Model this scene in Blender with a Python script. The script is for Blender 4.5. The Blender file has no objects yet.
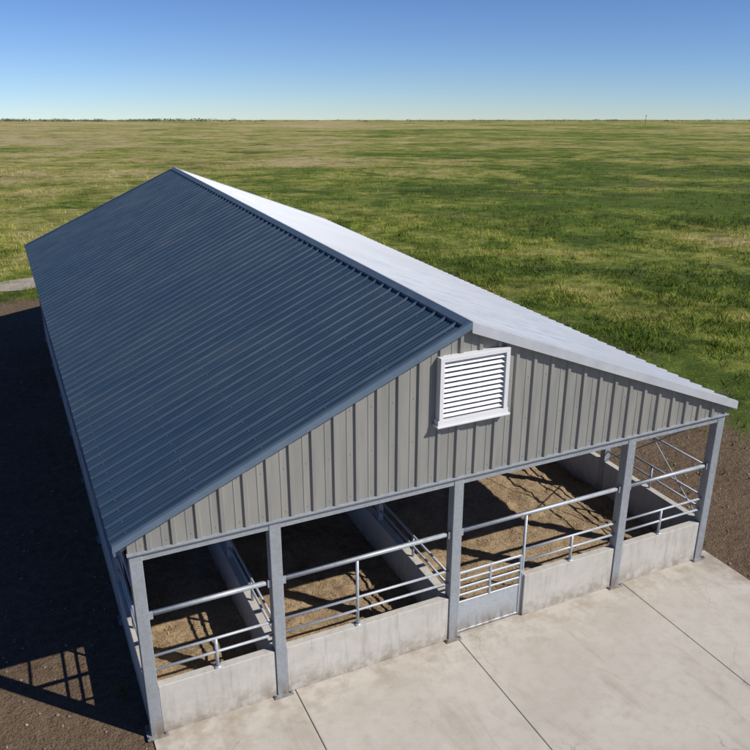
import bpy, bmesh, math, random
import numpy as np
from mathutils import Vector, Matrix
random.seed(7); rng=np.random.default_rng(7)
scene=bpy.context.scene
TH=math.radians(25.1); ST,CT=math.sin(TH),math.cos(TH)
CAM=(-1.03,-10.42,10.0)

# ---------------------------------------------------------------- nodes
def newmat(name):
    m=bpy.data.materials.new(name); m.use_nodes=True
    nt=m.node_tree; nt.nodes.clear()
    out=nt.nodes.new('ShaderNodeOutputMaterial')
    b=nt.nodes.new('ShaderNodeBsdfPrincipled')
    nt.links.new(b.outputs[0],out.inputs[0])
    return m,nt,b,out
def N(nt,t,**k):
    n=nt.nodes.new(t)
    for a,v in k.items():
        setattr(n,a,v)
    return n
def L(nt,a,b): nt.links.new(a,b)
def pos(nt,scale=(1,1,1)):
    g=N(nt,'ShaderNodeNewGeometry')
    m=N(nt,'ShaderNodeVectorMath',operation='MULTIPLY'); m.inputs[1].default_value=scale
    L(nt,g.outputs['Position'],m.inputs[0]); return m.outputs[0]
def noise(nt,vec,scale,detail=4,rough=.55,dist=0):
    n=N(nt,'ShaderNodeTexNoise'); n.inputs['Scale'].default_value=scale
    n.inputs['Detail'].default_value=detail; n.inputs['Roughness'].default_value=rough
    n.inputs['Distortion'].default_value=dist
    L(nt,vec,n.inputs['Vector']); return n.outputs['Fac']
def ramp(nt,fac,stops):
    r=N(nt,'ShaderNodeValToRGB'); e=r.color_ramp.elements
    while len(e)<len(stops): e.new(.5)
    for i,(p,c) in enumerate(stops):
        e[i].position=p
        if not hasattr(c,'__len__'): c=(c,c,c)
        e[i].color=(c[0],c[1],c[2],1)
    L(nt,fac,r.inputs[0]); return r.outputs[0]
def mix(nt,f,a,b,mode='MIX'):
    m=N(nt,'ShaderNodeMix',data_type='RGBA',blend_type=mode)
    for s,v in ((m.inputs[0],f),(m.inputs[6],a),(m.inputs[7],b)):
        if isinstance(v,bpy.types.NodeSocket): L(nt,v,s)
        elif hasattr(v,'__len__'): s.default_value=(v[0],v[1],v[2],1)
        else: s.default_value=v
    return m.outputs[2]
def math_(nt,op,a,b=None,c=None,clamp=False):
    m=N(nt,'ShaderNodeMath',operation=op,use_clamp=clamp)
    for i,v in enumerate((a,b,c)):
        if v is None: continue
        if isinstance(v,bpy.types.NodeSocket): L(nt,v,m.inputs[i])
        else: m.inputs[i].default_value=v
    return m.outputs[0]
def mrange(nt,v,a,b,c=0,d=1):
    m=N(nt,'ShaderNodeMapRange',interpolation_type='SMOOTHSTEP')
    L(nt,v,m.inputs[0])
    for i,x in enumerate((a,b,c,d)): m.inputs[i+1].default_value=x
    return m.outputs[0]
def bump(nt,b,h,strength,dist):
    n=N(nt,'ShaderNodeBump'); n.inputs['Strength'].default_value=strength; n.inputs['Distance'].default_value=dist
    L(nt,h,n.inputs['Height']); L(nt,n.outputs[0],b.inputs['Normal'])

def paint_mat(name,c1,c2,rough=.4,metal=0.0,streak=(1,1,1),sc=3,bs=.02,dust=None,da=.55):
    m,nt,b,o=newmat(name)
    p=pos(nt,streak)
    n=noise(nt,p,sc,5,.6); n2=noise(nt,pos(nt),.35,3)
    col=mix(nt,ramp(nt,n,[(.3,0),(.7,1)]),c1,c2)
    if dust: col=mix(nt,ramp(nt,math_(nt,'MULTIPLY',n2,n),[(.18,0),(.42,da)]),col,dust)
    L(nt,col,b.inputs['Base Color']); b.inputs['Metallic'].default_value=metal
    L(nt,mrange(nt,n,.2,.8,rough-.08,rough+.12),b.inputs['Roughness'])
    bump(nt,b,noise(nt,pos(nt),1.7,3),bs*5,.02)
    return m
M_blue=paint_mat('roof_blue',(.031,.062,.100),(.038,.072,.114),.40,.15,(.5,2.5,.5),2.2,.02,(.08,.10,.12),.35)
M_bluetrim=paint_mat('trim_blue',(.10,.15,.205),(.13,.185,.24),.45,.2)
M_white=paint_mat('roof_white',(.35,.38,.415),(.42,.445,.475),.42,.15,(.5,2.5,.5),2.2,.02,(.32,.32,.32))
M_wtrim=paint_mat('trim_white',(.41,.43,.45),(.48,.50,.52),.45,.1)
M_vent=paint_mat('vent_white',(.64,.65,.65),(.70,.70,.70),.45,0)
M_clad=paint_mat('cladding_grey',(.225,.225,.205),(.275,.275,.25),.5,.1,(3,3,.35),2.0,.02,(.32,.295,.25))
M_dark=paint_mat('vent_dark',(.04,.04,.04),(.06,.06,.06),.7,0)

def galv(name,c1,c2):
    m,nt,b,o=newmat(name)
    v=N(nt,'ShaderNodeTexVoronoi'); v.inputs['Scale'].default_value=28; L(nt,pos(nt),v.inputs['Vector'])
    n=noise(nt,pos(nt,(2,2,.5)),3,5,.65)
    s=N(nt,'ShaderNodeSeparateColor'); L(nt,v.outputs['Color'],s.inputs[0])
    f=math_(nt,'ADD',math_(nt,'MULTIPLY',s.outputs[0],.35),math_(nt,'MULTIPLY',n,.75))
    z=N(nt,'ShaderNodeSeparateXYZ'); L(nt,pos(nt),z.inputs[0])
    col=mix(nt,f,c1,c2)
    dirt=math_(nt,'MULTIPLY',mrange(nt,z.outputs[2],.0,.55,1,0),mrange(nt,n,.35,.65))
    col=mix(nt,dirt,col,(.22,.17,.12))
    L(nt,col,b.inputs['Base Color']); b.inputs['Metallic'].default_value=.35
    L(nt,mrange(nt,f,.1,.9,.42,.62),b.inputs['Roughness'])
    return m
M_galv=galv('galvanised_steel',(.25,.275,.295),(.40,.43,.45))
M_pipe=galv('galvanised_pipe',(.34,.37,.39),(.50,.53,.55))

def concrete(name,base,base2,stain,zdirt=False,bscale=1):
    m,nt,b,o=newmat(name)
    p=pos(nt)
    n1=noise(nt,p,.55,6,.62,.3); n2=noise(nt,p,4.5,6,.65); n3=noise(nt,p,60,3,.6)
    col=mix(nt,ramp(nt,n1,[(.32,0),(.68,1)]),base,base2)
    col=mix(nt,math_(nt,'MULTIPLY',ramp(nt,n2,[(.45,0),(.75,1)]),.45),col,stain)
    n4=noise(nt,p,1.3,7,.7,1.2)
    col=mix(nt,ramp(nt,n4,[(.58,0),(.70,.5)]),col,stain)
    col=mix(nt,math_(nt,'MULTIPLY',n3,.3),col,tuple(x*.6 for x in base))
    if zdirt:
        z=N(nt,'ShaderNodeSeparateXYZ'); L(nt,p,z.inputs[0])
        f=math_(nt,'MULTIPLY',mrange(nt,z.outputs[2],.0,.5,1,0),mrange(nt,n2,.3,.65))
        col=mix(nt,math_(nt,'MULTIPLY',f,.7),col,(.20,.155,.105))
        st=noise(nt,pos(nt,(5,5,.5)),2,4,.6)
        col=mix(nt,ramp(nt,st,[(.52,0),(.75,.4)]),col,(.22,.2,.17))
    else:
        s=N(nt,'ShaderNodeSeparateXYZ'); L(nt,p,s.inputs[0])
        f=math_(nt,'MULTIPLY',mrange(nt,s.outputs[1],-1.3,.0,0,1),mrange(nt,noise(nt,p,2.2,6,.7),.42,.62))
        col=mix(nt,math_(nt,'MULTIPLY',f,.5),col,(.26,.21,.15))
        e=mrange(nt,noise(nt,pos(nt,(1.6,.35,1)),.9,5,.65,.5),.54,.70)
        col=mix(nt,math_(nt,'MULTIPLY',e,.4),col,(.30,.25,.19))
        v=N(nt,'ShaderNodeTexVoronoi',feature='DISTANCE_TO_EDGE'); v.inputs['Scale'].default_value=.27; v.inputs['Randomness'].default_value=1
        wv=N(nt,'ShaderNodeVectorMath',operation='ADD'); L(nt,p,wv.inputs[0])
        nc=N(nt,'ShaderNodeTexNoise'); nc.inputs['Scale'].default_value=1.2; nc.inputs['Detail'].default_value=6; L(nt,p,nc.inputs['Vector']); L(nt,nc.outputs['Color'],wv.inputs[1])
        L(nt,wv.outputs[0],v.inputs['Vector'])
        ck=math_(nt,'MULTIPLY',mrange(nt,v.outputs[0],0,.0022,1,0),mrange(nt,noise(nt,p,.3,2),.52,.6))
        col=mix(nt,math_(nt,'MULTIPLY',ck,.45),col,(.12,.1,.08))
        r_=math_(nt,'MULTIPLY',mrange(nt,s.outputs[0],10.9,11.9,0,1),mrange(nt,noise(nt,p,1.8,6,.7),.40,.6))
        col=mix(nt,math_(nt,'MULTIPLY',r_,.6),col,(.24,.18,.12))
    L(nt,col,b.inputs['Base Color']); b.inputs['Roughness'].default_value=.85
    h=math_(nt,'ADD',n2,math_(nt,'MULTIPLY',n3,.4)); bump(nt,b,h,.35*bscale,.012)
    return m
M_slab=concrete('slab_concrete',(.475,.435,.37),(.57,.53,.46),(.38,.325,.255))
M_conc=concrete('wall_concrete',(.48,.455,.40),(.56,.54,.485),(.38,.345,.29),True)

def dirt_nodes(nt,p):
    a=noise(nt,p,.5,6,.65); b=noise(nt,p,5,6,.7); c=noise(nt,p,26,4,.65)
    col=mix(nt,ramp(nt,a,[(.3,0),(.7,1)]),(.135,.090,.058),(.22,.155,.100))
    col=mix(nt,ramp(nt,b,[(.4,0),(.7,.8)]),col,(.28,.205,.135))
    col=mix(nt,ramp(nt,c,[(.35,.6),(.5,0)]),col,(.05,.036,.025))
    return col,math_(nt,'ADD',b,math_(nt,'MULTIPLY',c,.5))
def grass_nodes(nt,p):
    sp=N(nt,'ShaderNodeSeparateXYZ'); L(nt,p,sp.inputs[0])
    X=sp.outputs[0];Y=sp.outputs[1]
    F=math_(nt,'ADD',math_(nt,'MULTIPLY',X,ST),math_(nt,'MULTIPLY',Y,CT))
    R=math_(nt,'SUBTRACT',math_(nt,'MULTIPLY',X,CT),math_(nt,'MULTIPLY',Y,ST))
    flat=N(nt,'ShaderNodeCombineXYZ'); L(nt,X,flat.inputs[0]); L(nt,Y,flat.inputs[1])
    f=flat.outputs[0]
    n0=noise(nt,f,.0045,6,.6,.5); n1=noise(nt,f,.028,7,.72,.7); n2=noise(nt,f,.2,6,.74,.5); n3=noise(nt,f,1.1,5,.7); n4=noise(nt,f,7,4,.7)
    d=math_(nt,'MULTIPLY',mrange(nt,F,60,420),.12)
    d=math_(nt,'ADD',d,mrange(nt,R,25,-45,-.05,.20))
    def amp(d,nz,k): return math_(nt,'ADD',d,math_(nt,'MULTIPLY',math_(nt,'SUBTRACT',nz,.5),k))
    d=amp(d,n0,2.6); d=amp(d,n1,3.8); d=amp(d,n2,2.2); d=amp(d,n3,.8)
    d=math_(nt,'ADD',d,.44)
    col=ramp(nt,d,[(.0,(.120,.178,.030)),(.25,(.205,.250,.046)),(.5,(.330,.330,.082)),(.75,(.44,.385,.145)),(1,(.52,.43,.22))])
    sh=ramp(nt,n3,[(.34,.50),(.55,1)])
    col=mix(nt,.7,col,sh,'MULTIPLY')
    sh2=ramp(nt,n2,[(.34,.50),(.5,1)]); col=mix(nt,.8,col,sh2,'MULTIPLY')
    sh1=ramp(nt,noise(nt,f,.06,7,.78,.3),[(.36,.60),(.48,1)]); col=mix(nt,.8,col,sh1,'MULTIPLY')
    sh4=ramp(nt,n4,[(.34,.6),(.55,1)])
    col=mix(nt,.7,col,sh4,'MULTIPLY')
    return col,math_(nt,'ADD',n3,math_(nt,'MULTIPLY',n4,.5)),X,Y,f
m,nt,b,o=newmat('ground_field'); M_ground=m
p=pos(nt); gcol,gh,X,Y,f=grass_nodes(nt,p); dcol,dh=dirt_nodes(nt,p)
dx=math_(nt,'SUBTRACT',math_(nt,'ABSOLUTE',math_(nt,'SUBTRACT',X,2.5)),15.2)
dy=math_(nt,'SUBTRACT',math_(nt,'ABSOLUTE',math_(nt,'ADD',Y,2.0)),29.5)
sd=math_(nt,'MAXIMUM',dx,dy)
nn=noise(nt,f,.22,6,.75,.5)
sd=math_(nt,'ADD',sd,math_(nt,'MULTIPLY',math_(nt,'SUBTRACT',nn,.5),14))
mask=mrange(nt,sd,-1.0,1.6,1,0)
spot=math_(nt,'MULTIPLY',mrange(nt,noise(nt,f,.11,6,.7,.8),.58,.65),.7)
mask=math_(nt,'MAXIMUM',mask,spot)
L(nt,mix(nt,mask,gcol,dcol),b.inputs['Base Color']); b.inputs['Roughness'].default_value=.95
b.inputs['Specular IOR Level'].default_value=.1
bump(nt,b,math_(nt,'ADD',gh,dh),.9,.16)

m,nt,b,o=newmat('grass_blades'); M_grass=m
p=pos(nt); gcol,gh,X,Y,f=grass_nodes(nt,p)
at=N(nt,'ShaderNodeAttribute',attribute_name='tint')
col=mix(nt,at.outputs['Fac'],mix(nt,1,gcol,(.95,1.1,.75),'MULTIPLY'),mix(nt,1,gcol,(1.45,1.4,1.2),'MULTIPLY'))
L(nt,col,b.inputs['Base Color']); b.inputs['Roughness'].default_value=.8; b.inputs['Specular IOR Level'].default_value=.1

m,nt,b,o=newmat('bedding'); M_bed=m
p=pos(nt); a=noise(nt,p,1.1,6,.65,.4); c=noise(nt,p,5,7,.72); e=noise(nt,pos(nt,(1,.6,1)),38,4,.7)
col=mix(nt,ramp(nt,a,[(.38,0),(.62,1)]),(.24,.160,.088),(.43,.31,.18))
col=mix(nt,ramp(nt,c,[(.45,0),(.65,.8)]),col,(.48,.36,.215))
col=mix(nt,ramp(nt,c,[(.3,.6),(.42,0)]),col,(.13,.085,.05))
col=mix(nt,ramp(nt,e,[(.4,.5),(.55,0)]),col,(.13,.085,.05))
L(nt,col,b.inputs['Base Color']); b.inputs['Roughness'].default_value=.95
bump(nt,b,math_(nt,'ADD',c,math_(nt,'MULTIPLY',e,.5)),.9,.045)
m,nt,b,o=newmat('straw'); M_straw=m
at=N(nt,'ShaderNodeAttribute',attribute_name='tint')
L(nt,mix(nt,at.outputs['Fac'],(.20,.13,.07),(.50,.39,.22)),b.inputs['Base Color']); b.inputs['Roughness'].default_value=.8
m,nt,b,o=newmat('stone'); M_stone=m
at=N(nt,'ShaderNodeAttribute',attribute_name='tint')
L(nt,mix(nt,at.outputs['Fac'],(.12,.085,.06),(.34,.28,.21)),b.inputs['Base Color']); b.inputs['Roughness'].default_value=.9
m,nt,b,o=newmat('gravel'); M_gravel=m
p=pos(nt); c=noise(nt,p,1.2,6,.7); e=noise(nt,p,14,4,.7)
col=mix(nt,ramp(nt,c,[(.35,0),(.65,1)]),(.26,.22,.15),(.50,.44,.35)); col=mix(nt,math_(nt,'MULTIPLY',e,.4),col,(.16,.14,.10))
L(nt,col,b.inputs['Base Color']); b.inputs['Roughness'].default_value=.9; bump(nt,b,e,.8,.05)
m,nt,b,o=newmat('tree_foliage'); M_tree=m
c=noise(nt,pos(nt),.3,4); L(nt,mix(nt,c,(.06,.08,.05),(.11,.125,.08)),b.inputs['Base Color']); b.inputs['Roughness'].default_value=.9
M_wood=paint_mat('weathered_wood',(.12,.10,.08),(.18,.15,.12),.8)

# ---------------------------------------------------------------- mesh builder
class MB:
    def __init__(s): s.v=[];s.f=[]
    def add(s,vs,fs):
        o=len(s.v); s.v+= [tuple(v) for v in vs]; s.f+=[tuple(i+o for i in f) for f in fs]
    def box(s,x0,x1,y0,y1,z0,z1):
        s.add([(x0,y0,z0),(x1,y0,z0),(x1,y1,z0),(x0,y1,z0),(x0,y0,z1),(x1,y0,z1),(x1,y1,z1),(x0,y1,z1)],
              [(3,2,1,0),(4,5,6,7),(0,1,5,4),(1,2,6,5),(2,3,7,6),(3,0,4,7)])
    def beam(s,a,b,w,h):
        a=Vector(a);b=Vector(b);d=(b-a).normalized()
        up=Vector((0,0,1)) if abs(d.z)<.95 else Vector((0,1,0))
        r=d.cross(up).normalized(); u=r.cross(d)
        vs=[]
        for q in (a,b):
            for i,j in ((-1,-1),(1,-1),(1,1),(-1,1)): vs.append(q+r*(i*w/2)+u*(j*h/2))
        s.add(vs,[(0,1,2,3),(7,6,5,4),(0,4,5,1),(1,5,6,2),(2,6,7,3),(3,7,4,0)])
    def pipe(s,a,b,r,n=10):
        a=Vector(a);b=Vector(b);d=(b-a).normalized()
        up=Vector((0,0,1)) if abs(d.z)<.95 else Vector((0,1,0))
        x=d.cross(up).normalized(); y=x.cross(d)
        vs=[q+x*(math.cos(t)*r)+y*(math.sin(t)*r) for q in (a,b) for t in [2*math.pi*i/n for i in range(n)]]
        fs=[(i,(i+1)%n,n+(i+1)%n,n+i) for i in range(n)]+[tuple(range(n))[::-1],tuple(range(n,2*n))]
        s.add(vs,fs)
    def obj(s,name,mat,parent=None,bevel=0,smooth=False):
        me=bpy.data.meshes.new(name); me.from_pydata(s.v,[],s.f); me.update()
        bm=bmesh.new(); bm.from_mesh(me); bmesh.ops.recalc_face_normals(bm,faces=bm.faces); bm.to_mesh(me); bm.free()
        ob=bpy.data.objects.new(name,me); scene.collection.objects.link(ob); me.materials.append(mat)
        if parent: ob.parent=parent
        if bevel:
            md=ob.modifiers.new('bevel','BEVEL'); md.width=bevel; md.segments=2; md.limit_method='ANGLE'; md.angle_limit=math.radians(50)
        if smooth:
            for p in me.polygons: p.use_smooth = len(p.vertices)==4
        return ob
def empty(name):
    e=bpy.data.objects.new(name,None); scene.collection.objects.link(e); return e

# ---------------------------------------------------------------- terrain
S=.0625
def hgt(x,y):
    x=np.asarray(x,float);y=np.asarray(y,float)
    F=(x-CAM[0])*ST+(y-CAM[1])*CT; R=(x-CAM[0])*CT-(y-CAM[1])*ST
    z=-S*14*np.logaddexp(0,(F-52)/14)
    r=np.sqrt((x-6)**2+(y-8)**2)
    amp=np.clip((r-26)/40,0,1)
    z+=amp*(.10*np.sin(x*.31+1.3*np.sin(y*.17))*np.sin(y*.27+1)+.25*np.sin(x*.071+y*.05)*np.sin(y*.083-x*.03+2))
    z+=np.clip((r-150)/500,0,1)*(1.1*np.sin(x*.011+y*.004+1)*np.sin(y*.009+.5)+.8*np.sin(R*.023+1.7*np.sin(R*.0061)))
    return z
def pad(x,y):
    r=np.sqrt((np.asarray(x)-6)**2+(np.asarray(y)-8)**2); return np.clip((r-20)/14,0,1)
def H(x,y): return hgt(x,y)*pad(x,y)
n=320
t=np.linspace(-1,1,n); g=np.sinh(t*6.2)/math.sinh(6.2)*4500
A,B=np.meshgrid(g,g)
Xw=A*CT+B*ST+6; Yw=-A*ST+B*CT+10
Z=H(Xw,Yw)
vs=np.stack([Xw,Yw,Z],-1).reshape(-1,3)
idx=np.arange(n*n).reshape(n,n)
fs=np.stack([idx[:-1,:-1],idx[:-1,1:],idx[1:,1:],idx[1:,:-1]],-1).reshape(-1,4)
me=bpy.data.meshes.new('ground'); me.from_pydata(vs.tolist(),[],fs.tolist()); me.update()
for p_ in me.polygons: p_.use_smooth=True
go=bpy.data.objects.new('ground',me); scene.collection.objects.link(go); me.materials.append(M_ground)

# ---------------------------------------------------------------- barn
barn=empty('metal_barn')
X0,X1,XR=0.0,11.48,5.43
ZL,ZR,ZP=3.65,3.69,6.17
XL_,XR_=-.31,11.70
YF,YB=-.2,21.7
SL=(ZP-ZL)/(XR-XL_); SR=(ZP-ZR)/(XR_-XR)
def roofz(x): return ZP-SL*(XR-x) if x<XR else ZP-SR*(x-XR)
def corr(y0,y1,pitch,h):
    pts=[];y=y0
    while y<y1-1e-6:
        for dy_,dz in ((0,0),(.22,0),(.235,.006),(.265,.006),(.28,0),(.46,0),(.475,.006),(.505,.006),(.52,0),(.74,0),(.785,h),(.88,h),(.925,0)):
            yy=y+dy_*pitch
            if yy<=y1: pts.append((yy,dz))
        y+=pitch
    pts.append((y1,0)); return pts
def slope_sheet(name,xa,za,xb,zb,mat):
    mb=MB(); pr=corr(YF,YB,.33,.036)
    d=Vector((xb-xa,0,zb-za)).normalized(); nrm=Vector((-d.z,0,d.x)); 
    if nrm.z<0: nrm=-nrm
    segs=4; vv=[];ff=[]
    m_=len(pr)
    for k in range(segs+1):
        tt=k/segs
        for (yy,dz) in pr:
            vv.append(Vector((xa+(xb-xa)*tt,yy,za+(zb-za)*tt))+nrm*dz)
    for k in range(segs):
        for i in range(m_-1):
            ff.append((k*m_+i,k*m_+i+1,(k+1)*m_+i+1,(k+1)*m_+i))
    mb.add(vv,ff); ob=mb.obj(name,mat,barn)
    sd_=ob.modifiers.new('thick','SOLIDIFY'); sd_.thickness=.004; sd_.offset=-1
    return ob
slope_sheet('roof_slope_blue',XL_,ZL,XR-.01,ZP-.004,M_blue)
slope_sheet('roof_slope_white',XR_,ZR,XR+.01,ZP-.004,M_white)
def screws(name,side,mat):
    mb=MB()
    for fr in (.04,.22,.40,.58,.76,.94):
        xa=XL_ if side<0 else XR_
        x=xa+(XR-xa)*fr; z=roofz(x)
        y=YF+.20
        while y<YB:
            mb.box(x-.007,x+.007,y-.007,y+.007,z-.004,z+.010)
            y+=.33
    mb.obj(name,mat,barn)
screws('roof_screws_blue',-1,M_bluetrim); screws('roof_screws_white',1,M_wtrim)
def capstrip(name,xw,mat,side):
    mb=MB(); x=XR+side*xw
    s_=SL if side<0 else SR
    z0=ZP+.056; z1=ZP+.044-s_*xw
    mb.add([(XR,YF-.03,z0),(XR,YB+.03,z0),(x,YB+.03,z1),(x,YF-.03,z1),(x,YB+.03,z1-.055),(x,YF-.03,z1-.055)],[(0,1,2,3),(3,2,4,5)])
    ob=mb.obj(name,mat,barn); md=ob.modifiers.new('t','SOLIDIFY'); md.thickness=.006; md.offset=-1
capstrip('ridge_cap_blue',.12,M_bluetrim,-1); capstrip('ridge_cap_white',.15,M_wtrim,1)
for yy,sg,tag in ((YF,-1,'front'),(YB,1,'back')):
    ya,yb=(yy-.035,yy+.0) if sg<0 else (yy,yy+.035)
    for nm,xa,mt,dep in (('rake_trim_blue_'+tag,XL_,M_bluetrim,.07),('rake_trim_white_'+tag,XR_,M_wtrim,.13)):
        mb=MB()
        za=ZL if xa<XR else ZR
        pts=[(xa,za+.05),(XR,ZP+.055),(XR,ZP+.055-dep-.055),(xa,za-dep+.01)]
        vv=[(x,ya,z) for x,z in pts]+[(x,yb,z) for x,z in pts]
        mb.add(vv,[(0,1,2,3),(7,6,5,4),(0,4,5,1),(1,5,6,2),(2,6,7,3),(3,7,4,0)])
        y2=yb+.05 if sg<0 else ya-.05
        vv=[(xa,yb,za+.05),(XR,yb,ZP+.055),(XR,y2,ZP+.055),(xa,y2,za+.05)]
        vv+= [(x,y,z-.012) for x,y,z in vv]
        mb.add(vv,[(0,1,2,3),(7,6,5,4),(0,4,5,1),(1,5,6,2),(2,6,7,3),(3,7,4,0)])
        mb.obj(nm,mt,barn,.004)
mb=MB(); mb.box(XL_+.01,XL_+.045,YF+.002,YB-.002,ZL-.13,ZL-.008); mb.obj('eave_trim_blue',M_bluetrim,barn,.004)
mb=MB(); mb.box(XR_-.045,XR_-.01,YF+.002,YB-.002,ZR-.13,ZR-.008); mb.obj('eave_trim_white',M_wtrim,barn,.004)
mb=MB()
for xa in (XL_,XR_):
    za=ZL if xa<XR else ZR
    vv=[(xa,YF+.001,za-.05),(XR,YF+.001,ZP-.05),(XR,-.06,ZP-.05),(xa,-.06,za-.05)]
    mb.add(vv+[(x,y,z-.01) for x,y,z in vv],[(0,1,2,3),(7,6,5,4),(0,4,5,1),(1,5,6,2),(2,6,7,3),(3,7,4,0)])
mb.obj('rake_soffit',M_bluetrim,barn)
ZB_=3.46
def gable(name,ybase,sg,zb):
    mb=MB(); x=-.10; pitch=.365; pr=[]
    while x<11.58:
        for d_,h in ((0,0),(.34,0),(.36,.007),(.40,.007),(.42,0),(.70,0),(.75,.036),(.90,.036),(.95,0)):
            xx=x+d_*pitch
            if xx<11.58: pr.append((xx,h))
        x+=pitch
    pr.append((11.58,0)); pr=sorted(pr+[(XR,0)] )
    vv=[];ff=[]
    for xx,h in pr:
        y=ybase+sg*h
        vv.append((xx,y,zb)); vv.append((xx,y,roofz(xx)-.03))
    for i in range(len(pr)-1): ff.append((2*i,2*i+2,2*i+3,2*i+1))
    mb.add(vv,ff); ob=mb.obj(name,M_clad,barn)
    md=ob.modifiers.new('t','SOLIDIFY'); md.thickness=.005; md.offset=0
gable('gable_cladding_front',-.10,-1,ZB_); gable('gable_cladding_back',YB-.12,1,.0)
mb=MB(); mb.box(-.12,11.60,-.145,-.085,ZB_-.04,ZB_-.002); mb.obj('cladding_base_trim',M_galv,barn,.004)
mb=MB()
for z in (3.56,4.3,5.05,5.8):
    x=-.10+.365*.55
    while x<11.5:
        if z<roofz(x)-.12 and not (4.8<x<6.25 and z>4.45): mb.box(x-.006,x+.006,-.112,-.098,z-.006,z+.006)
        x+=.365
mb.obj('cladding_screws',M_galv,barn)
mbp=MB(); mbb=MB()
W=.19
def post(x,y,w=W,z1=3.4,plate=True,fl=.03):
    mbp.box(x-w/2,x+w/2,y-w/2,y+w/2,fl,z1)
    if plate:
        mbb.box(x-w*.85,x+w*.85,y-w*.85,y+w*.85,fl,fl+.025)
        for sx in (-1,1):
            for sy in (-1,1):
                mbb.pipe((x+sx*w*.68,y+sy*w*.68,fl+.025),(x+sx*w*.68,y+sy*w*.68,fl+.06),.016,6)
FX=[0,2.10,5.40,9.20,11.48]
for x in FX: post(x,0)
NB=7; YE=21.4; DY=YE/NB
for k in range(1,NB+1):
    y=k*DY
    post(0,y,.16); post(X1,y,.16)
    if k<NB:
        post(2.10,y,.11,roofz(2.10)-.2,False); post(5.40,y,.11,5.8,False)
    else: post(5.4,y,.16,5.8)
mbp.obj('posts',M_galv,barn,.010); mbb.obj('base_plates',M_galv,barn)
mb=MB()
for i,x in enumerate(FX):
    z=2.28
    for s_ in (-1,1):
        if (i==0 and s_<0) or (i==4 and s_>0): continue
        xx=x+s_*(W/2+.03); mb.box(xx-.028,xx+.028,-.052,-.040,z-.07,z+.07)
mb.obj('rail_brackets',M_galv,barn,.003)
mb=MB()
mb.box(-.09,11.57,-.082,.10,3.28,3.40)
for k in range(NB+1):
    y=k*DY
    if k: mb.box(.08,11.40,y-.05,y+.05,3.26,3.42)
    yy=max(y,.02)
    mb.beam((XL_+.1,yy+.02,ZL-.17+SL*.1),(XR,yy+.02,ZP-.17),.10,.16)
    mb.beam((XR,yy+.02,ZP-.17),(XR_-.1,yy+.02,ZR-.17+SR*.1),.10,.16)
for fr in (.06,.3,.54,.78,.97):
    for xa in (XL_,XR_):
        x=xa+(XR-xa)*fr; mb.box(x-.03,x+.03,.0,YB-.15,roofz(x)-.10,roofz(x)-.025)
for x in (0,X1): mb.box(x-.05,x+.05,.1,YE-.1,3.24,3.38)
mb.obj('frames_and_purlins',M_galv,barn)
mb=MB()
x=X1-.02
mb.pipe((x,.1,1.0),(x,DY-.1,3.25),.014,8); mb.pipe((x+.03,.1,3.25),(x+.03,DY-.1,1.0),.014,8)
mb.obj('cross_bracing',M_galv,barn)
vent=empty('louvered_vent'); vent.parent=barn
x0,x1,z0,z1=4.88,6.18,4.55,5.69; fw=.075; yo=-.235; yi=-.10
mb=MB()
mb.box(x0-.02,x1+.02,yo,yi,z0-.01,z0+fw); mb.box(x0,x1,yo,yi,z1-fw,z1)
mb.box(x0,x0+fw,yo,yi,z0+fw,z1-fw); mb.box(x1-fw,x1,yo,yi,z0+fw,z1-fw)
mb.box(x0-.045,x1+.045,yo-.035,yi,z0-.045,z0-.011)
mb.obj('vent_frame',M_vent,vent,.006)
mb=MB(); nl=11
for i in range(nl):
    z=z0+fw+.02+(z1-z0-2*fw-.03)*(i+.5)/nl
    a=[(x0+fw,yo+.022,z-.024),(x1-fw,yo+.022,z-.024),(x1-fw,yo+.065,z+.012),(x0+fw,yo+.065,z+.012)]
    mb.add(a+[(x,y+.006,z_+.008) for x,y,z_ in a],[(0,1,2,3),(7,6,5,4),(0,4,5,1),(1,5,6,2),(2,6,7,3),(3,7,4,0)])
mb.obj('vent_louvers',M_vent,vent)
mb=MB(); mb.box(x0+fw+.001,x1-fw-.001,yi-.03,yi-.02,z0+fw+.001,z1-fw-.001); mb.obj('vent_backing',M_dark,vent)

# ---------------------------------------------------------------- concrete walls
cw=empty('concrete_stem_wall')
mb=MB(); HW=.95
def cwall(xa,xb): mb.box(xa,xb,-.07,.08,.025,HW)
cwall(.10,2.0); cwall(2.20,5.30); cwall(6.95,9.10); cwall(9.30,11.38)
mb.obj('front_wall',M_conc,cw,.012)
mb=MB()
for k in range(NB):
    a=k*DY+(.10 if k==0 else .085); b_=(k+1)*DY-.085
    mb.box(-.075,.075,a,b_,-.02,HW-.003); mb.box(X1-.075,X1+.075,a,b_,-.02,HW-.003)
for x in (2.10,5.40):
    mb.box(x-.085,x+.085,.10,YE-.2,-.02,.85)
mb.obj('side_and_partition_walls',M_conc,cw,.012)
pf=empty('pipe_fence')
mb=MB(); r=.024
def rail(xa,xb,z,y=.0,r=r): mb.pipe((xa,y,z),(xb,y,z),r)
for a,b_ in zip(FX[:-1],FX[1:]): mb.box(a+W/2+.001,b_-W/2-.001,-.03,.03,2.25,2.31)
for a,b_ in ((0,2.1),(2.1,5.4),(6.93,9.2),(9.2,11.48)):
    a2=a+(W/2 if a!=6.93 else 0); b2=b_-W/2
    rail(a2,b2,1.24); rail(a2,b2,1.50)
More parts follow.
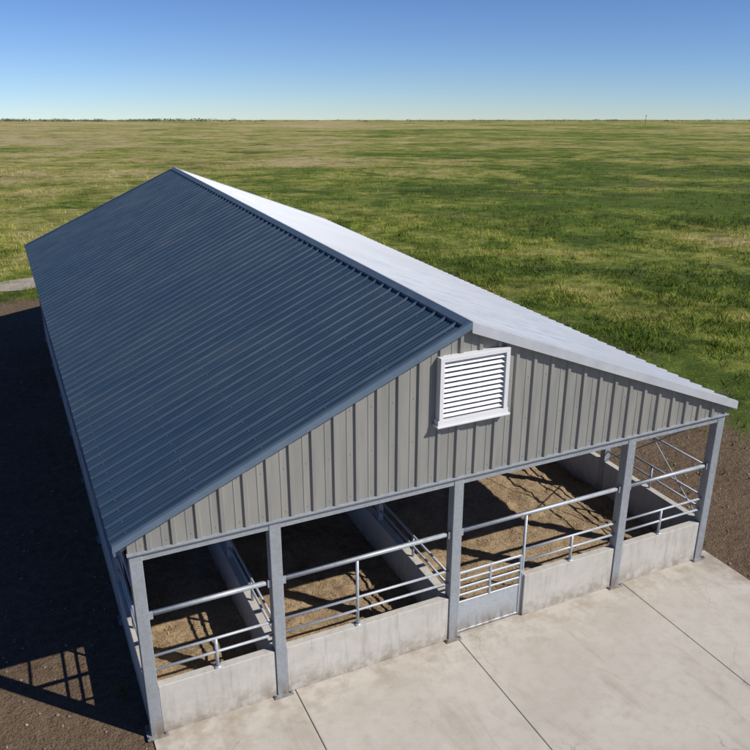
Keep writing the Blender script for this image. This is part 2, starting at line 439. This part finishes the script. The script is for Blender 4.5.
for x,zt in ((1.06,1.5),(3.52,2.26),(8.05,1.5),(10.3,1.5),(6.93,2.26)):
    mb.pipe((x,0,HW-.01 if x!=6.93 else .03),(x,0,zt),.029)
    if x!=6.93: mb.box(x-.06,x+.06,-.06,.06,HW,HW+.012)
for k in range(NB):
    for x in (0,X1):
        for z in (1.22,1.5,2.2):
            mb.pipe((x,k*DY+.09,z),(x,(k+1)*DY-.08,z),.024)
        mb.pipe((x,(k+.5)*DY,HW-.01),(x,(k+.5)*DY,1.5),.026)
    for x in (2.1,5.4):
        for z in (1.08,1.32):
            mb.pipe((x,k*DY+.09,z),(x,(k+1)*DY-.05,z),.024)
        mb.pipe((x,(k+.5)*DY,.84),(x,(k+.5)*DY,1.32),.026)
mb.obj('rails',M_pipe,pf,0,True)
gt=empty('metal_gate')
mb=MB(); ga,gb=5.53,6.88
mb.box(ga+.03,gb-.03,-.012,.012,.10,.72)
mb.obj('gate_sheet',M_pipe,gt,.003)
mb=MB()
for z in (.09,.74,.90,1.06,1.22,1.38): mb.pipe((ga,-.0,z),(gb,0,z),.022 if z>.1 and z<1.3 else .026)
for x in (ga,(ga+gb)/2,gb): 
    mb.pipe((x,0,.07 if x!=(ga+gb)/2 else .74),(x,0,1.40),.028)
for z in (.35,1.15): mb.box(ga-.04,ga+.02,-.04,.04,z-.04,z+.04)
mb.box(gb-.02,gb+.05,-.045,-.02,1.0,1.06)
mb.obj('gate_frame',M_pipe,gt,0)

sl=empty('concrete_slab'); mb=MB(); gp=.007
xs=[-.08,2.32,5.5,9.42,11.88]; ys=[-16,-11,-5.8,.12]
for i in range(4):
    for j in range(3):
        mb.box(xs[i]+(gp if i else 0),xs[i+1]-(gp if i<3 else 0),ys[j]+gp,ys[j+1]-gp,-.12,.028)
mb.obj('slab_panels',M_slab,sl,.010)
# ---------------------------------------------------------------- bedding floor
nx,ny=150,280
xx=np.linspace(.05,11.43,nx); yy=np.linspace(.07,21.5,ny); A,B=np.meshgrid(xx,yy)
from mathutils import noise as mn
Zb=np.zeros_like(A)
for i in range(ny):
    for j in range(nx):
        v=Vector((A[i,j]*1.6,B[i,j]*1.6,0)); Zb[i,j]=.08+.045*mn.fractal(v,1.0,2.0,4)+.02*mn.noise(v*4)
vs=np.stack([A,B,np.maximum(Zb,.015)],-1).reshape(-1,3); idx=np.arange(nx*ny).reshape(ny,nx)
fs=np.stack([idx[:-1,:-1],idx[:-1,1:],idx[1:,1:],idx[1:,:-1]],-1).reshape(-1,4)
me=bpy.data.meshes.new('dirt_floor'); me.from_pydata(vs.tolist(),[],fs.tolist()); me.update()
for p_ in me.polygons: p_.use_smooth=True
ob=bpy.data.objects.new('dirt_floor',me); scene.collection.objects.link(ob); me.materials.append(M_bed)

def quickmesh(name,V,Fa,mat,tint=None):
    me=bpy.data.meshes.new(name)
    nv=len(V); k=Fa.shape[1]; nf=len(Fa)
    me.vertices.add(nv); me.vertices.foreach_set('co',V.astype(np.float32).ravel())
    me.loops.add(nf*k); me.loops.foreach_set('vertex_index',Fa.astype(np.int32).ravel())
    me.polygons.add(nf); me.polygons.foreach_set('loop_start',np.arange(0,nf*k,k,dtype=np.int32)); 
    me.update(calc_edges=True)
    if tint is not None:
        at=me.attributes.new('tint','FLOAT','POINT'); at.data.foreach_set('value',tint.astype(np.float32))
    me.materials.append(mat); ob=bpy.data.objects.new(name,me); scene.collection.objects.link(ob); return ob
ns=16000
sx=rng.uniform(.1,11.4,ns); sy=rng.uniform(.1,9,ns)
ii=np.clip(((sy-.07)/(21.43)*(ny-1)).astype(int),0,ny-1); jj=np.clip(((sx-.05)/11.38*(nx-1)).astype(int),0,nx-1)
sz=np.maximum(Zb,.015)[ii,jj]+.006
an=rng.uniform(0,math.pi,ns); ln=rng.uniform(.012,.055,ns); wd=rng.uniform(.003,.007,ns); tl=rng.uniform(-.01,.012,ns)
dxs,dys=np.cos(an),np.sin(an)
V=np.zeros((ns,4,3))
for q,(a_,b_) in enumerate(((-1,-1),(1,-1),(1,1),(-1,1))):
    V[:,q,0]=sx+a_*dxs*ln-b_*dys*wd; V[:,q,1]=sy+a_*dys*ln+b_*dxs*wd; V[:,q,2]=sz+a_*tl+.004
quickmesh('straw_bedding',V.reshape(-1,3),np.arange(ns*4).reshape(ns,4),M_straw,np.repeat(rng.uniform(0,1,ns),4))

nst=9000
qx=np.concatenate([rng.uniform(-8,-.15,nst//2),rng.uniform(11.9,18.5,nst-nst//2)]); qy=rng.uniform(-6,26,nst)
qs=.010+.035*rng.uniform(0,1,nst)**4; qz=H(qx,qy)+qs*.2
octv=np.array([(1,0,0),(0,1,0),(-1,0,0),(0,-1,0),(0,0,.7),(0,0,-.7)])
V=octv[None]*rng.uniform(.6,1.4,(nst,6,1))*qs[:,None,None]
ca,sa=np.cos(qx*97),np.sin(qx*97)
Vx=V[:,:,0]*ca[:,None]-V[:,:,1]*sa[:,None]; Vy=V[:,:,0]*sa[:,None]+V[:,:,1]*ca[:,None]
V=np.stack([Vx+qx[:,None],Vy+qy[:,None],V[:,:,2]+qz[:,None]],-1)
of=np.array([(0,1,4),(1,2,4),(2,3,4),(3,0,4),(1,0,5),(2,1,5),(3,2,5),(0,3,5)])
Fo=(of[None]+(np.arange(nst)*6)[:,None,None]).reshape(-1,3)
quickmesh('loose_stones',V.reshape(-1,3),Fo,M_stone,np.repeat(rng.uniform(0,1,nst)**1.5,6))

# ---------------------------------------------------------------- grass tufts
def tufts(px,py,hh,nb,spread):
    n_=len(px); pz=H(px,py)
    P=np.repeat(np.stack([px,py,pz],-1),nb,0); h_=np.repeat(hh,nb)*rng.uniform(.55,1.15,n_*nb)
    s_=np.repeat(spread,nb)
    a_=rng.uniform(0,2*math.pi,n_*nb); rr=np.sqrt(rng.uniform(0,1,n_*nb))*s_
    bx=P[:,0]+np.cos(a_)*rr; by=P[:,1]+np.sin(a_)*rr; bz=P[:,2]-.03
    la=rng.uniform(0,2*math.pi,n_*nb); le=h_*rng.uniform(.2,1.1,n_*nb); w=h_*rng.uniform(.05,.12,n_*nb)
    wa=rng.uniform(0,math.pi,n_*nb)
    V=np.zeros((n_*nb,3,3))
    V[:,0]=np.stack([bx-np.cos(wa)*w,by-np.sin(wa)*w,bz],-1)
    V[:,1]=np.stack([bx+np.cos(wa)*w,by+np.sin(wa)*w,bz],-1)
    V[:,2]=np.stack([bx+np.cos(la)*le,by+np.sin(la)*le,bz+h_],-1)
    tt=np.clip(np.repeat(rng.uniform(0,1,n_),nb)*.7+rng.uniform(0,.3,n_*nb),0,1)
    return V,tt
Nt=84000
F=28+ (rng.uniform(0,1,Nt)**2.0)*200
F[:24000]=rng.uniform(14,60,24000)
ang=rng.uniform(math.radians(-36),math.radians(38),Nt)
R=F*np.tan(ang)
px=CAM[0]+F*ST+R*CT; py=CAM[1]+F*CT-R*ST
edge=np.maximum(np.abs(px-2.5)-15.2,np.abs(py+2)-29.5)
clump=np.sin(px*.9+2*np.sin(py*.37))*np.sin(py*.8+2*np.sin(px*.43))+.6*np.sin(px*.21+1)*np.sin(py*.19)
keep=(edge+rng.normal(0,1.9,Nt)+1.2*np.sin(px*.7+py*.9)>.6)&(clump+rng.normal(0,.6,Nt)>-.2)
trk=lambda x:31.3+.06*x
keep&=~((np.abs(py-trk(px)-.25*np.sin(px*.2))<1.15)&(px<6)&(rng.uniform(0,1,Nt)<.9))
px,py,F=px[keep],py[keep],F[keep]
fade=np.clip((230-F)/120,.25,1)
hh=rng.uniform(.06,.25,len(px))*fade*(1+F/260); sp=rng.uniform(.12,.4,len(px))*(1+F/120)
V,tt=tufts(px,py,hh,7,sp)
wx=np.array([-.62,-.75,-.5,-2.6,-2.9,-.35,12.3,12.6,13.4,12.1,14.2,13.0,15.1]); wy=np.array([-.55,-.75,-.9,-.3,4,1.2,-.8,1.6,2.2,.4,3.5,5.2,1.1])
V2,t2=tufts(wx,wy,np.full(len(wx),.13),26,np.full(len(wx),.13))
V=np.concatenate([V,V2]); tt=np.concatenate([tt,t2*.4])
quickmesh('field_grass',V.reshape(-1,3),np.arange(len(V)*3).reshape(-1,3),M_grass,np.repeat(tt,3))

# ---------------------------------------------------------------- gravel track
mb=MB(); vv=[];ff=[]; xs_=np.linspace(-90,6,193)
for i,x in enumerate(xs_):
    jit=[.22*mn.noise(Vector((x*.9,k*7.3,0))) for k in (0,1)]
    for q in range(5):
        y=trk(x)+(-1.15+q*.575)+(jit[0]*2 if q==0 else 0)+(jit[1]*2 if q==4 else 0)+.25*math.sin(x*.2)
        vv.append((x,y,float(H(x,y))+.03))
for i in range(192):
    for q in range(4): ff.append((i*5+q,(i+1)*5+q,(i+1)*5+q+1,i*5+q+1))
mb.add(vv,ff); mb.obj('gravel_path',M_gravel)

# ---------------------------------------------------------------- distant tree line
Vt=[]
def crown(cx,cy,hgt_,wid):
    z0=float(H(cx,cy)); k=50
    c=rng.normal(0,1,(k,3)); c/=np.linalg.norm(c,axis=1)[:,None]; c*=rng.uniform(.3,1,(k,1))**.5
    c*=np.array([wid,wid,hgt_*.5]); c+=np.array([cx,cy,z0+hgt_*.4])
    for q in c:
        d=rng.normal(0,1,(3,3))*hgt_*.17; Vt.append(q+d)
for i in range(430):
    R_=rng.uniform(-1300,1200)
    if R_>-450 and rng.uniform()<.5: continue
    F_=2100+rng.uniform(-250,350)
    x=CAM[0]+F_*ST+R_*CT; y=CAM[1]+F_*CT-R_*ST
    crown(x,y,rng.uniform(3.5,8)*(1 if R_<-350 else .7),rng.uniform(8,26))
Vt=np.array(Vt).reshape(-1,3)
quickmesh('distant_trees',Vt,np.arange(len(Vt)).reshape(-1,3),M_tree)
F_,R_=760,245
x=CAM[0]+F_*ST+R_*CT; y=CAM[1]+F_*CT-R_*ST; z=float(H(x,y))
mb=MB(); mb.pipe((x,y,z-.5),(x,y,z+9.5),.2,8); mb.beam((x-1.0*CT,y+1.0*ST,z+8.8),(x+1.0*CT,y-1.0*ST,z+8.8),.15,.2)
for q in (-.8,0,.8): mb.pipe((x+q*CT,y-q*ST,z+8.9),(x+q*CT,y-q*ST,z+9.15),.06,6)
mb.obj('utility_pole',M_wood)

# ---------------------------------------------------------------- light
EL=math.radians(41); az=math.radians(46)
sd3=Vector((math.cos(az)*math.cos(EL),-math.sin(az)*math.cos(EL),math.sin(EL)))
ld=bpy.data.lights.new('sun','SUN'); ld.energy=5.0; ld.angle=math.radians(.53); ld.color=(1,.95,.88)
lo=bpy.data.objects.new('sun',ld); scene.collection.objects.link(lo); lo.rotation_euler=sd3.to_track_quat('Z','Y').to_euler()
w=bpy.data.worlds.new('World'); scene.world=w; w.use_nodes=True; nt=w.node_tree
bg=nt.nodes['Background']; sky=nt.nodes.new('ShaderNodeTexSky'); sky.sky_type='NISHITA'; sky.sun_disc=False
sky.sun_elevation=EL; sky.sun_rotation=math.atan2(sd3.x,sd3.y); sky.altitude=1500; sky.air_density=1.0; sky.dust_density=.15; sky.ozone_density=2.2
tc=nt.nodes.new('ShaderNodeTexCoord'); ad=nt.nodes.new('ShaderNodeVectorMath'); ad.operation='ADD'; ad.inputs[1].default_value=(0,0,.075)
nm=nt.nodes.new('ShaderNodeVectorMath'); nm.operation='NORMALIZE'
nt.links.new(tc.outputs['Generated'],ad.inputs[0]); nt.links.new(ad.outputs[0],nm.inputs[0]); nt.links.new(nm.outputs[0],sky.inputs[0])
m1=nt.nodes.new('ShaderNodeVectorMath'); m1.operation='SCALE'; m1.inputs['Scale'].default_value=.12
gm=nt.nodes.new('ShaderNodeGamma'); gm.inputs[1].default_value=1.4
m2=nt.nodes.new('ShaderNodeVectorMath'); m2.operation='MULTIPLY'; m2.inputs[1].default_value=(.74/.12,.80/.12,1.0/.12)
nt.links.new(sky.outputs[0],m1.inputs[0]); nt.links.new(m1.outputs[0],gm.inputs[0]); nt.links.new(gm.outputs[0],m2.inputs[0])
nt.links.new(m2.outputs[0],bg.inputs[0]); bg.inputs[1].default_value=.12

cd=bpy.data.cameras.new('camera'); co=bpy.data.objects.new('camera',cd); scene.collection.objects.link(co)
co.location=CAM; cd.sensor_width=36; cd.lens=36*802/750; cd.clip_end=12000; cd.clip_start=.1
pit=math.radians(21.3)
co.rotation_euler=(math.pi/2-pit,0,-TH)
scene.camera=co
scene.view_settings.view_transform='Standard'; scene.view_settings.look='None'; scene.view_settings.exposure=0
